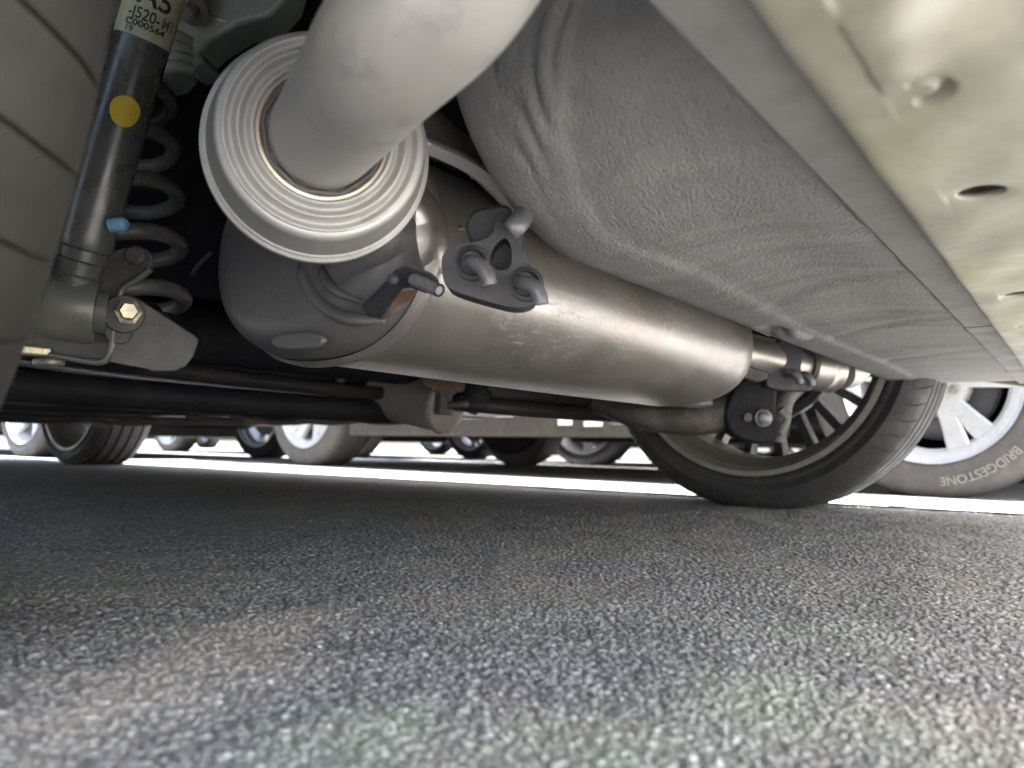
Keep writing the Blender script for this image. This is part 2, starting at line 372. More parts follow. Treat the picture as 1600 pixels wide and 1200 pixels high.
# ------------------------------------------------------------------ wheels
def tyre_mesh(mb, R, rl, W, blocks=64, sipes=True, grooves=4, outer=1):
    """axis along x, inner face at x=0, tread out to x=W*outer"""
    sg = 1 if outer > 0 else -1
    prof = [(rl-.004, .016), (rl, .008), (rl+.006, .004), (rl+.012, .0015), (rl+.016, .002), (rl+(R-rl)*.45, -.006), (R-.028, -.002), (R-.018, .004), (R-.009, .012), (R-.004, .022), (R-.0015, .03)]
    nt0 = len(prof)-4
    gw = .008
    for g in range(grooves):
        x = .045+(W-.09)*g/(grooves-1)
        prof += [(R, x-gw/2-.001), (R-.0065, x-gw/2+.001), (R-.0065, x+gw/2-.001), (R, x+gw/2+.001)]
    prof += [(R-.0015, W-.03), (R-.004, W-.022), (R-.009, W-.012), (R-.018, W-.004)]
    prof += [(R-.028, W+.002), (rl+(R-rl)*.45, W+.006), (rl+.016, W-.002), (rl+.012, W-.0015), (rl+.006, W-.004), (rl, W-.008), (rl-.004, W-.016)]
    n = len(prof); tr = set(range(nt0, nt0+4)) | set(range(n-15, n-11)); rings = []
    for b in range(blocks):
        for f, cut in ((.02, 1), (.05, 1), (.07, 0), (.53, 0), (1.0, 0)):
            a = 2*math.pi*(b+f)/blocks; ring = []
            for i, (r, x) in enumerate(prof):
                if cut and sipes and i in tr: r -= .0035
                sk_ = 1.25*(x-W/2)
                ring.append(V((sg*x, -r*math.sin(a+sk_), -r*math.cos(a+sk_))))
            rings.append(ring)
    rings.append(rings[0]); loft(mb, rings, closed=False)
def place_wheel(parent, o, R, rl, W, style, tyre_mat, rim_mat, outer=1, lettering=False, detail=True, name='wheel', label=None, spin=0):
    """o = centre of the inner face; outer=+1 when the outside faces +x"""
    sg = outer; root = bpy.data.objects.new(name, None); COL.objects.link(root); root.parent = parent; root.empty_display_size = .1
    root.location = V(o) - (parent.location if parent.get('world_children') else V((0, 0, 0)))
    if label: root['label'] = label
    mb = MB(); tyre_mesh(mb, R, rl, W, 64 if detail else 36, detail, 4, sg); mb.obj('tyre', tyre_mat, root, sharp=30)
    X = lambda x: sg*x
    bar = MB()
    lathe(bar, [(rl-.012, .012), (rl-.004, .004), (rl+.002, .002), (rl+.0015, -.0035), (rl-.008, -.004), (rl-.013, .004), (rl-.016, .022), (rl-.014, .034), (rl-.02, .045), (rl-.034, .06), (rl-.036, W-.07), (rl-.022, W-.03), (rl-.012, W-.012), (rl+.002, W+.001), (rl+.003, W-.004), (rl-.006, W-.012), (rl-.018, W-.04), (rl-.03, W-.075), (rl-.03, .062), (rl-.012, .04)], (0, 0, 0), (sg, 0, 0), 96, closed=True)
    bar.obj('rim_barrel', 'rim_in' if style == 'multi' else rim_mat, root)
    xf = W-.035
    hub = MB(); lathe(hub, [(.0, xf+.0), (.028, xf), (.031, xf-.004), (.034, xf-.012), (.078, xf-.008), (.086, xf-.018), (.088, xf-.05), (0.0, xf-.05)], (0, 0, 0), (sg, 0, 0), 48); hub.obj('hub', rim_mat, root)
    def blade(mb, a0, a1, r0, r1, w0, w1, x0, x1, th):
        secs = []
        for t in np.linspace(0, 1, 7):
            a = a0+(a1-a0)*t; r = r0+(r1-r0)*t; ww = (w0+(w1-w0)*t)/2; x = x0+(x1-x0)*t - .006*math.sin(math.pi*t)
            rad = V((0, -math.sin(a), -math.cos(a))); tan = V((0, -math.cos(a), math.sin(a))); c = rad*r
            xx = V((sg, 0, 0))
            secs.append([c+tan*ww*k+xx*(x-d) for k, d in ((-1, th), (-1, .004), (-.8, 0), (.8, 0), (1, .004), (1, th))])
        loft(mb, secs, cap=True)
    if style == 'multi':
        for k in range(20):
            mb = MB(); a = 2*math.pi*k/20 + spin; blade(mb, a, a, .07, rl-.022, .014, .017, xf-.012, W-.022, .042)
            s = mb.obj('spoke', rim_mat, root)
            mb = MB(); blade(mb, a, a, .08, rl-.026, .012, .014, xf-.0115, W-.0215, .002); mb.obj('spoke_face', 'face_edge', root)
    else:
        for k in range(5):
            a = 2*math.pi*k/5 + spin; mb = MB()
            if style == 'vee':
                blade(mb, a-.16, a-.20, .05, rl-.012, .036, .056, xf-.01, W-.012, .03); blade(mb, a+.16, a+.20, .05, rl-.012, .036, .056, xf-.01, W-.012, .03)
                blade(mb, a, a, .055, .13, .05, .02, xf-.012, xf-.004, .03)
                mb.obj('spoke', rim_mat, root, sharp=25)
            else:
                blade(mb, a, a, .06, rl-.014, .07, .052, xf-.01, W-.014, .03); mb.obj('spoke', rim_mat, root, sharp=25)
        if style == 'vee':
            lip = MB(); lathe(lip, [(rl-.006, W-.006), (rl-.012, W-.010), (rl-.026, W-.014), (rl-.036, W-.03), (rl-.03, W-.05), (rl-.01, W-.02)], (0, 0, 0), (sg, 0, 0), 96, closed=True); lip.obj('rim_lip', rim_mat, root)
            for k in range(5):
                a = 2*math.pi*(k+.5)/5 + spin; c = V((0, -math.sin(a)*.056, -math.cos(a)*.056))
                mb = MB(); lathe(mb, [(.014, xf-.013), (.016, xf-.009), (.013, xf-.008), (.0125, xf-.012), (.0105, xf-.012), (.0105, xf+.002), (.008, xf+.006), (0, xf+.007)], c, (sg, 0, 0), 6 if False else 18); mb.obj('lug_nut', 'bright', root)
    br = MB(); lathe(br, [(0, .07), (.145, .07), (.148, .075), (.148, .1), (.14, .105), (.075, .106), (.07, .125), (0, .125)], (0, 0, 0), (sg, 0, 0), 48); br.obj('brake_drum', 'brake', root)
    if lettering:
        vs, fs = glyphs('BRIDGESTONE', .030, .0008, .0004); rt = R-.046; mb = MB(); out = []
        for p in vs:
            a = math.pi + lettering - p.x/rt ; r = rt+p.y-.011
            out.append(V((sg*(W+.0068)+sg*p.z*1.0, r*math.sin(a)*-1*(-1), r*math.cos(a))))
        mb.add(out, fs); mb.obj('lettering', 'letter', root, smooth=False)
    return root

# ------------------------------------------------------------------ car bodies
def car_shell(parent, paint, hw=.89, yF=2.7, tail=.85, nose=.85, sill=.17, low=False, wx0=0, wy0=0, ar=.36, za=.31, hb=.24, tall=1.48):
    y0, y1 = -tail, yF+nose; ys = sorted(set(list(np.linspace(y0, y1, 34)) + [ya+ar*math.sin(t) for ya in (0, yF) for t in np.linspace(-math.pi/2, math.pi/2, 15)]))
    def zb(y):
        for ya in (0, yF):
            if abs(y-ya) < ar: return max(sill, za+math.sqrt(ar*ar-(y-ya)**2))
        return sill if ar*.0 < y < yF else (hb if y < 0 else .2)
    def wid(y):
        t = max(0, (y0+.55-y)/.55, (y-(y1-.7))/.7); return hw*(1-.16*min(1, t)**2.2)
    def zd(y):
        if y > yF-.45: return .98-.22*((y-(yF-.45))/(nose+.45))**1.4
        return .98
    secs = []
    for y in ys:
        w_, b, d = wid(y), zb(y), zd(y); half = [(w_-.012, b), (w_-.002, b+.03)]
        for t, k in ((.25, 0), (.5, .002), (.75, -.012), (.93, -.05)): half.append((w_+k, b+(d-b)*t))
        half += [(w_-.10, d), (w_*.5, d+.012)]
        secs.append([V((wx0+x, wy0+y, z)) for x, z in half] + [V((wx0, wy0+y, d+.016))] + [V((wx0-x, wy0+y, z)) for x, z in reversed(half)])
    mb = MB(); loft(mb, secs, closed=False)
    for s, i in ((secs[0], 0), (secs[-1], 1)): mb.add(s, [tuple(range(len(s)))])
    body = mb.obj('body', paint, parent, sharp=50)
    ca, cb = -tail+.18, yF-.35
    st = [(ca, .99), (ca+.12, 1.08), (ca+.5, tall-.08), (ca+.95, tall), (ca+1.6, tall+.01), (ca+2.05, tall-.05), (cb-.25, 1.17), (cb, .985)]
    secs = []
    for y, z in st:
        f = (z-.98)/(tall-.98); wb = wid(y)-.09; wt = wb-.20*f
        secs.append([V((wx0+x, wy0+y, zz)) for x, zz in ((wb, .975), (wt+.03, z-.05*f), (wt-.05, z), (0, z+.02*f), (-wt+.05, z), (-wt-.03, z-.05*f), (-wb, .975))])
    mb = MB(); loft(mb, secs, closed=False); mb.obj('roof', paint, parent, sharp=40)
    def glass(pts): 
        m_ = MB(); prism(m_, [V((wx0+p[0], wy0+p[1], p[2])) for p in pts], V((0, 0, .004))); m_.obj('window', 'glass', parent, smooth=False)
    for s in (1, -1):
        for a_, b_ in ((ca+.55, ca+1.25), (ca+1.32, ca+2.05)):
            wb = wid(a_)-.085; glass([(s*wb, a_-.08, 1.0), (s*wb, b_, 1.0), (s*(wb-.155), b_-.02, tall-.12), (s*(wb-.15), a_+.05, tall-.12)])
    mid = lambda f, lo, hi: lo+(hi-lo)*f
    glass([(-.62, cb-.03, 1.005), (.62, cb-.03, 1.005), (.52, cb-.27, 1.19), (.5, ca+2.12, tall-.07), (-.5, ca+2.12, tall-.07), (-.52, cb-.27, 1.19)])
    for s in (1, -1):
        m_ = MB(); box(m_, (wx0+s*(hw-.25), wy0+y0+.03, .80), (.24, .12, .13)); m_.obj('tail_lamp', 'red', parent, bevel=.02)
        m_ = MB(); box(m_, (wx0+s*(hw-.28), wy0+y1-.05, .62), (.28, .16, .10)); m_.obj('headlight', 'lens', parent, bevel=.03)
        m_ = MB(); box(m_, (wx0+s*(hw-.04), wy0+cb-.25, 1.02), (.2, .1, .12)); m_.obj('wing_mirror', paint, parent, bevel=.03)
    return body

def make_car(label, loc, rz, paint, style='star', rim='rim', tyre='tyre', wheel_R=.315, group='cars parked around the lot', lettering=False, spin=.3, detail=False):
    root = thing('parked_car', label, 'car', loc, rz, group)
    car_shell(root, paint)
    fl = MB(); box(fl, (0, 1.35, .30), (1.15, 4.0, .16)); fl.obj('floor_pan', 'dark', root, bevel=.03)
    for s in (1, -1):
        m_ = MB(); box(m_, (s*.84, 1.35, .27), (.13, 1.93, .25)); m_.obj('sill', 'sill_dark', root, bevel=.015)
    m_ = MB(); tube(m_, [(.2, -.7, .23), (.2, 0, .25), (.1, .6, .22), (.1, 2.2, .22)], .03, 12); m_.obj('exhaust_pipe', 'steel_dull', root)
    m_ = MB(); box(m_, (-.1, -.45, .24), (.6, .25, .16)); m_.obj('silencer', 'steel_dull', root, bevel=.05)
    for y in (0, 2.7):
        m_ = MB(); tube(m_, [(-.68, y-.05, .28), (-.45, y+.12, .24), (.45, y+.12, .24), (.68, y-.05, .28)], .04, 12); m_.obj('axle_beam', 'dark', root)
        for s in (1, -1):
            if detail:
                m_ = MB(); lathe(m_, [(0, 0), (.29, 0), (.29, .02), (0, .02)], (s*.62, y, .355), (s, 0, 0), 40); m_.obj('wheel_arch_liner', 'dark', root)
            place_wheel(root, (s*.665, y, wheel_R-.008), wheel_R, wheel_R*(.69 if lettering else .74), .205, style, tyre, rim, s, lettering if (s < 0 and y == 0) else False, detail, spin=spin)
    return root

# the car overhead: everything below belongs to it
CARX = .7675; RAX = .515
car = thing('parked_car', 'car seen from below behind its rear wheel, with big steel silencer and beige bumper', 'car', (CARX, RAX, 0), 0, None, world=True)
car_shell(car, 'paint_beige', hw=.90, yF=2.78, tail=.80, nose=.85, sill=.20, wx0=CARX, wy0=RAX, hb=.33, za=.308)
def part(mb, name, mat, parent=car, **k):
    lab = k.pop('label', None); o = mb.obj(name, mat, parent, **k)
    if lab: o['label'] = lab
    return o
place_wheel(car, (1.44, RAX+.006, .312), .32, .252, .215, 'multi', 'tyre', 'rim_dark', 1, spin=.05, label='far rear wheel with low tyre and thin dark spokes seen from inside')
place_wheel(car, (.110, RAX+.020, .312), .322, .252, .215, 'multi', 'tyre_near', 'rim_dark', -1, label='near rear wheel, dusty brown tread close to the camera')
place_wheel(car, (1.44, RAX+2.86, .312), .32, .252, .215, 'multi', 'tyre', 'rim_dark', 1, label='far front wheel with grooved dark tread')
place_wheel(car, (.094, RAX+2.86, .312), .32, .252, .215, 'multi', 'tyre', 'rim_dark', -1)

# floor pan, wheel arch liners
mb = MB(); box(mb, (CARX, 1.95, .76), (1.60, 4.4, .05)); part(mb, 'floor_pan', 'dark')
mb = MB(); box(mb, (CARX+.2, 1.30, .56), (1.2, .08, .36)); part(mb, 'crossmember', 'dark', bevel=.012)

# ---- spare wheel tub
def tub():
    s_ = [(.45+.0, 0)]
    xs = []; zs = []
    for x in np.linspace(1.56, .46, 280): xs.append(x); zs.append(0)
    for a in np.linspace(0, math.pi/2, 70)[1:]: xs.append(.455-.125*math.sin(a)); zs.append(.115*(1-math.cos(a)))
    for d in np.linspace(0, .14, 40)[1:]: xs.append(.33-.02*d); zs.append(.115+d)
    ys = []; zt = []
    for y in np.concatenate([np.linspace(.0935, .205, 56), np.linspace(.2065, .268, 84)]): ys.append(y); zt.append(0)
    for a in np.linspace(0, math.pi/2, 22)[1:]: ys.append(.268+.034*math.sin(a)); zt.append(.030*(1-math.cos(a)))
    for d in np.linspace(0, .16, 16)[1:]: ys.append(.302+.004*d); zt.append(.03+d)
    Xs, Ys = np.array(xs), np.array(ys); X, Y = np.meshgrid(Xs, Ys, indexing='ij')
    Z = .236 + np.array(zs)[:, None] + np.array(zt)[None, :]
    # the pressed step that runs along the front and up the corner
    S = np.linspace(0, 1, len(xs)); line = .232+.012*np.exp(-((X-.41)/.05)**2)+.004*np.sin(X*9)-.5*np.clip(.36-X, 0, .05)
    step = 1/(1+np.exp(-(Y-line)/.0026)); fadez = np.clip(1-(Z-.30)/.16, .25, 1)
    Z = Z - .0032*step*fadez
    X = X - .004*step*np.clip((.40-X)/.05, 0, 1)
    bowl = np.exp(-(((X-.60)/.3)**2+((Y-.165)/.05)**2)); Z += .010*bowl
    for x0, dep in ((.64, .0016), (.86, .0022), (1.12, .0018)):
        Z += dep*np.exp(-((X-x0-.6*(Y-.15))/.016)**2)*(1-step)
    Z += .006*np.exp(-(((X-.80)/.024)**4+((Y-.262)/.011)**4)) - .0055*np.exp(-(((X-.842)/.03)**6+((Y-.256)/.013)**6))
    # sagging runs of the sprayed coating on the upright wall
    wall = np.clip((.46-X)/.1, 0, 1)
    ph = Y*330+3.5*np.sin(Z*55)+1.6*np.sin(Y*150+Z*90); X = X + wall*(.0004+.0011*np.clip((Y-.195)/.05, 0, 1)*np.clip((Z-.262)/.03, 0, 1))*np.sin(ph)*np.clip(.5+np.sin(Y*60+Z*20), 0, 1)
    Z = Z + .0002*np.sin(X*170+3*np.sin(Y*120))*np.sin(Y*210+2*np.sin(X*90))
    o = grid_np('spare_wheel_tub', X, Y, Z, 'coat', car); o['label'] = 'rough grey coated spare wheel tub'
    m_ = o.modifiers.new('thick', 'SOLIDIFY'); m_.thickness = .002
    # tabs spot-welded along its rear flange
    for k in range(2):
        x = .455+1.03*k*.83; b = MB(); ww = .85
        box(b, (x, .0800, .2326+.0003*random.random()), (ww, .0350, .0016)); part(b, 'flange_tab', 'flange', o, bevel=.0008)
tub()
def flange():
    xs = np.linspace(.06, 1.6, 300); ys = np.linspace(.0645, .100, 14); X, Y = np.meshgrid(xs, ys, indexing='ij')
    Z = .2345+.0008*np.sin(X*40)+.0007*np.sin(X*95+Y*60)+.03*np.clip((.26-X)/.2, 0, 1)**1.5 + .010*np.exp(-((Y-.0645)/.003)**2)
    o = grid_np('body_flange', X, Y, Z, 'flange', car); m_ = o.modifiers.new('t', 'SOLIDIFY'); m_.thickness = .002
flange()
# ---- rear bumper
def bumper():
    pr = [(.0670, .2335), (.0684, .2275), (.0686, .2235), (.0680, .2212), (.0662, .2198), (.0635, .2193), (.060, .2192)]
    pr += [(y, .2192-.003*math.sin((y-.058)*9)) for y in np.concatenate([np.linspace(.055, .02, 34), np.linspace(.0187, -.20, 76)])]
    for a in np.linspace(0, math.pi/2, 16)[1:]: pr.append((-.20-.07*math.sin(a), .2225+.07*(1-math.cos(a))))
    pr += [(-.27-.012*math.sin(t*3.1), .2925+t*.32) for t in np.linspace(0, 1, 14)[1:]]
    xs = np.concatenate([np.linspace(-.10, .06, 20), np.linspace(.062, 1.0, 780), np.linspace(1.01, 1.64, 60)])
    P = np.array(pr); X = np.repeat(xs[:, None], len(P), 1); Y = np.repeat(P[None, :, 0], len(xs), 0); Z = np.repeat(P[None, :, 1], len(xs), 0)
    flat = ((Y < .05) & (Z < .26)).astype(float)
    def g(x0, y0, sx, sy, p=2): return np.exp(-(np.abs((X-x0)/sx)**p+np.abs((Y-y0)/sy)**p))
    Z += flat*(.009*g(.225, .010, .022, .02)-.0035*g(.218, .040, .016, .012)-.003*g(.250, .044, .014, .009) + .003*g(.195, .046, .015, .009))
    Z += flat*(.0012*g(.394, .035, .026, .014) + .0010*g(.658, .038, .03, .012)+.0012*g(.27, .041, .018, .009))
    hole = np.zeros(X.shape, bool)
    for x0, y0, r in ((.394, .0355, .0095), (.658, .0385, .0095), (.815, .0555, .006), (.95, .03, .008)):
        d = np.hypot(X-x0, Y-y0); m = (np.abs(d-r) < .0008) & (flat > 0); k = np.where(m, r/np.maximum(d, 1e-6), 1.)
        X = x0+(X-x0)*k; Y = y0+(Y-y0)*k; hole |= (d < r+.0008) & (flat > 0)
        Z += flat*.0008*np.exp(-((np.hypot(X-x0, Y-y0)-r)/.004)**2)
    d = np.hypot(X-.27, Y-.0415); Z += flat*.004*np.exp(-((d-.0085)/.0018)**2)*(Y < .0425)
    # corner sweeps forward and up at each end
    t = np.clip((.02-X)/.12, 0, 1); Y += t*t*.10*(Z > .225); t2 = 0
    Z += .0005*np.sin(X*55+2*np.sin(Y*70))
    o = grid_np('rear_bumper', X, Y, Z, 'bumper', car, drop=hole); o['label'] = 'pale beige dusty bumper underside with drain holes'
    m_ = o.modifiers.new('t', 'SOLIDIFY'); m_.thickness = .003; m_.offset = 1
    return o
bumper()
mb = MB(); prism(mb, [V((1.60, y, z)) for y, z in ((.02, .2215), (.09, .2255), (.2, .247), (.30, .262), (.33, .30), (.33, .5), (.02, .5))], V((.012, 0, 0))); part(mb, 'bumper_corner', 'bumper', bevel=.004)

# ---- silencer
MYC, MZC, MA, MBB = .472, .250, .112, .084
def oval(x, k, n=88, dz=0):
    out = []
    for i in range(n):
        t = 2*math.pi*i/n; c, s = math.cos(t), math.sin(t); e = 2/2.35
        out.append(V((x, MYC+MA*k[0]*math.copysign(abs(c)**e, c), MZC+dz+MBB*k[1]*math.copysign(abs(s)**e, s))))
    return out
def grow(a, b): return ((MA+a)/MA, (MBB+b)/MBB)
mb = MB(); loft(mb, [oval(x, grow(d, d)) for x, d in ((.380, -.001), (.384, .0025), (.389, .003), (.394, 0), (.398, -.0008), (.55, 0), (.75, .0005), (.96, 0), (.985, 0), (.994, .0004), (1.0, .0003), (1.006, -.001))]); muf = part(mb, 'silencer', 'steel', label='long brushed steel silencer lying across the car', sharp=25)
cap = MB(); rings = []
for t in np.linspace(0, 1, 14):
    a = t*math.pi/2; rings.append(oval(.381-.036*math.sin(a), grow(-.030*(1-math.cos(a))-.002, -.028*(1-math.cos(a))-.002)))
for k in np.linspace(.85, .02, 12): rings.append(oval(.345-.003*(1-k), (grow(-.032, 0)[0]*k, grow(0, -.030)[1]*k)))
loft(cap, rings, cap=True); part(cap, 'end_cap', 'steel_dull', muf, label='dull grey near end of the silencer', sharp=25)
cap = MB(); rings = []
for t in np.linspace(0, 1, 12):
    a = t*math.pi/2; rings.append(oval(1.004+.088*math.sin(a)**1.0, grow(-.072*(1-math.cos(a))**.9-.001, -.058*(1-math.cos(a))**.9-.001)))
for k in np.linspace(.9, .02, 6): rings.append(oval(1.092, (grow(-.073, 0)[0]*k, grow(0, -.059)[1]*k)))
loft(cap, rings, cap=True); part(cap, 'end_cap', 'steel', muf, sharp=25)
# pressed swirl and foot on the near cap
for arc, r0 in (([(468, 392), (473, 425), (490, 462), (520, 488), (556, 500), (590, 500)], .0045), ([(500, 398), (506, 428), (526, 455), (556, 470)], .0035)):
    sw = MB(); P = [on_x(*q, .3445) for q in arc]; P[0].x += .006; P[-1].x += .006; tube(sw, P, [.0015]+[r0]*(len(P)-2)+[.0015], 16); part(sw, 'pressed_rib', 'steel_dull', muf)
sw = MB(); prism(sw, smooth_loop([on_x(*q, .3475) for q in [(432, 536), (446, 524), (492, 520), (512, 530), (498, 544), (450, 546)]], 3), V((-.005, 0, 0))); part(sw, 'pressed_rib', 'steel_dull', muf, bevel=.003)
# stamped maker's marks, too worn to read
st = MB()
for k in range(5):
    p = spot(950+9*k, 600+1.5*k+random.uniform(-2, 2), 1.048); box(st, p, (.004, .003, .006), Matrix.Rotation(random.uniform(-.5, .5), 3, 'Y'))
part(st, 'stamped_mark', 'steel', muf, bevel=.0008)

# ---- ribbed can and tailpipe
F1 = spot(507, 208, .440); B1 = spot(497, 240, .486); AX = (F1-B1).normalized(); L = (F1-B1).length
prof = [(.030, -.012), (.0345, -.010), (.0352, -.004)]
rr = np.linspace(.0355, .0555, 61)
for r in rr:
    t = (r-.0355)/.020; prof.append((r, -.004+.0035*t*(1-t)*2 + .0019*math.sin(2*math.pi*(2.5*t)-1.2)-.0005*t))
for a in np.linspace(0, math.pi/2, 9): prof.append((.0555+.0050*math.sin(a), -.0058-.005*(1-math.cos(a))))
prof += [(.0615, -.016), (.0655, -.034), (.0668, L*-1+.014), (.0668, -L+.010), (.0692, -L+.009), (.0697, -L+.004), (.069, -L-.002), (.064, -L-.006), (.05, -L-.022), (.03, -L-.03)]
mb = MB(); lathe(mb, prof, F1, AX, 128); can = part(mb, 'resonator_can', 'alum', label='round silver can with ribbed face around the pipe', sharp=30)
hr = MB(); lathe(hr, [(.0338, -.008), (.0346, -.0045), (.0358, -.0028), (.0374, -.0030), (.0384, -.0050)], F1, AX, 96); part(hr, 'heat_ring', 'tint', can)
wl = MB()
u_, v_ = frame(AX); C0 = F1 - AX*.006
tube(wl, [C0+(u_*math.cos(a)+v_*math.sin(a))*(.0335+.0006*math.sin(a*9)) for a in np.linspace(0, 2*math.pi, 40)], .0016, 8, 1); part(wl, 'weld_bead', 'steel_dull', can)
pts = [F1-AX*.03, F1-AX*.004, F1+AX*.012+RT*.002, V((.246, .287, .276)), V((.215, .230, .269)), V((.204, .192, .273)), V((.197, .164, .286)), V((.189, .135, .304)), V((.178, .08, .318)), V((.165, -.02, .318)), V((.148, -.17, .302)), V((.135, -.33, .285))]
mb = MB(); tube(mb, pts, [.0305, .0305, .0305, .0308, .0308, .0305, .030, .030, .030, .030, .030, .030], 48, 10); tp = part(mb, 'tailpipe', 'alum', label='thick silver pipe rising out of the ribbed can', sharp=40)
# inlet bend between can and silencer
mb = MB(); tube(mb, [spot(560, 372, .55), spot(600, 345, .535), spot(634, 330, .54), spot(652, 352, .545), spot(655, 400, .548), spot(640, 440, .565)], [.020, .021, .021, .021, .021, .021], 28); part(mb, 'inlet_bend', 'bright')
mb = MB(); tube(mb, [spot(540, 425, .545), spot(572, 400, .535), spot(604, 366, .53), spot(620, 320, .54)], [.018, .021, .021, .018], 24); part(mb, 'inlet_bend', 'steel_dull')
mb = MB(); lathe(mb, [(.018, -.01), (.0235, -.009), (.0235, .009), (.018, .01)], spot(690, 398, .57), RT*.8+UP*.35-FW*.3, 32); part(mb, 'pipe_collar', 'hot')
mb = MB(); P = [spot(640, 300, .60), spot(700, 312, .60), spot(742, 330, .60), spot(752, 372, .60), spot(700, 400, .6), spot(650, 390, .6)]; prism(mb, P, FW*.01); part(mb, 'heat_plate', 'steel_dull', bevel=.003)
mb = MB(); tube(mb, [spot(700, 338, .57), spot(706, 352, .565), spot(718, 364, .56)], .005, 12); part(mb, 'hanger_pin', 'rod')
# ---- hanger bracket with drilled rod
def pp(lst, D, gx=0, gy=0, cx=0, cy=0): return [spot(x, y, D+gx*(x-cx)+gy*(y-cy)) for x, y in lst]
mb = MB(); prism(mb, pp([(563, 478), (600, 440), (616, 420), (632, 413), (652, 416), (678, 427), (688, 444), (680, 458), (662, 456), (640, 447), (626, 450), (594, 494), (578, 500)], .480, 0, .0005, 0, 430), FW*.010)
hb_ = part(mb, 'hanger_bracket', 'rubber', bevel=.0025)
mb = MB(); tube(mb, [spot(646, 436, .480), spot(668, 446, .473), spot(687, 454, .466)], .0042, 16, 4, cap=False); tube(mb, [spot(672, 447.5, .4715), spot(686, 453.8, .4663)], .0028, 14, 1); part(mb, 'hollow_rod', 'rod', hb_)
mb = MB(); prism(mb, pp([(588, 492), (622, 455), (652, 452), (640, 470), (612, 490), (596, 500)], .486, 0, .0005, 0, 430), FW*.006); part(mb, 'weld_patch', 'rust', hb_, bevel=.001)
for q in ((614, 436), (645, 432)):
    mb = MB(); lathe(mb, [(.004, -.001), (.0035, .0012), (.0015, .002), (0, .002)], spot(*q, .481), -FW, 14); part(mb, 'pressed_dimple', 'rubber', hb_)
# ---- rubber hanger
DH = .488
out = [(690, 408), (697, 391), (716, 381), (748, 376), (768, 366), (776, 342), (790, 331), (810, 335), (820, 352), (815, 384), (818, 404), (836, 424), (844, 450), (836, 474), (806, 481), (758, 470), (708, 454), (693, 438)]
hol = [(768, 392), (778, 378), (790, 372), (798, 386), (799, 408), (792, 420), (776, 421), (767, 410)]
mb = MB(); prism(mb, smooth_loop(pp(out, DH, .00010, 0, 760), 3), FW*.036, [smooth_loop(pp(hol, DH, .00010, 0, 760), 3)])
rb = part(mb, 'rubber_hanger', 'rubber', bevel=.0022, label='black rubber exhaust hanger with grey rod ends')
mb = MB(); prism(mb, smooth_loop(pp([(728, 352), (742, 328), (790, 320), (800, 334), (792, 372), (760, 384), (738, 380)], .503), 3), FW*.018); part(mb, 'rubber_block', 'rubber', rb, bevel=.0025)
mb = MB(); prism(mb, smooth_loop(pp([(764, 385), (800, 378), (806, 424), (770, 430)], .512), 3), FW*.006); part(mb, 'rubber_web', 'rubber', rb, bevel=.0015)
for a in ([(722, 410, .50), (738, 411, .479), (752, 418, .472), (762, 432, .470), (765, 446, .470)], [(806, 440, .50), (822, 443, .482), (836, 450, .476), (843, 462, .475), (845, 476, .475)]):
    mb = MB(); tube(mb, [spot(*p) for p in a], [.0048, .005, .005, .005, .0049], 18, 6); part(mb, 'rod_end', 'rod', rb)
mb = MB(); tube(mb, [spot(822, 322, .50), spot(816, 340, .487), spot(806, 352, .478), spot(797, 361, .478)], [.006, .0068, .0068, .0058], 18, 6); part(mb, 'rod_end', 'rod', rb)
for q in ((738, 411), (822, 444)):
    mb = MB(); lathe(mb, [(.0115, 0), (.011, .002), (.0085, .0028), (.0075, .001)], spot(*q, DH-.0005+.0001*(q[0]-760)), -FW, 28); part(mb, 'rubber_boss', 'rubber', rb)
# ---- heat shield over the silencer
def shield():
    pts = [(.355, .345, .300), (.40, .333, .292), (.455, .326, .270), (.52, .3245, .2665), (.62, .324, .263), (.76, .324, .260), (.90, .324, .257), (1.0, .33, .258)]
    C = catmull([V(p) for p in pts], 10); rings = []
    for p in C: rings.append([p+V((0, -.002, .006)), p+V((0, -.003, .002)), p, p+V((0, .003, -.0015)), p+V((0, .008, .001)), p+V((0, .02, .02)), p+V((0, .07, .085)), p+V((0, .2, .10))])
    mb = MB(); loft(mb, rings, closed=False); o = part(mb, 'heat_shield', 'alum'); m_ = o.modifiers.new('t', 'SOLIDIFY'); m_.thickness = .0012
    for x in (.545, .72):
        b = MB(); lathe(b, [(.006, 0), (.005, .003), (0, .004)], (x, .3195, .272), (0, -1, -.4), 14); part(b, 'rivet', 'black_metal', o)
shield()
# wire and corrugated conduit in the gap above
mb = MB(); tube(mb, [spot(655, 226, .60), spot(680, 226, .61), spot(706, 237, .62), spot(730, 255, .63), spot(742, 275, .64)], .0042, 12); part(mb, 'bright_trim_wire', 'alum')
P = catmull([spot(668, 120, .63), spot(692, 155, .64), (spot(716, 195, .65)), spot(742, 252, .66), spot(790, 310, .68)], 40); mb = MB()
tube(mb, P, [.019+.0012*math.sin(i*2.1) for i in range(len(P))], 18, 1); part(mb, 'corrugated_conduit', 'cover')
mb = MB(); prism(mb, pp([(640, 170), (672, 160), (742, 262), (775, 322), (700, 322), (640, 300)], .70), FW*.02); part(mb, 'plastic_shield', 'rubber', bevel=.006)
mb = MB(); tube(mb, [spot(640, 268, .66), spot(675, 275, .66), spot(720, 300, .67)], .012, 14); part(mb, 'fuel_hose', 'rubber')

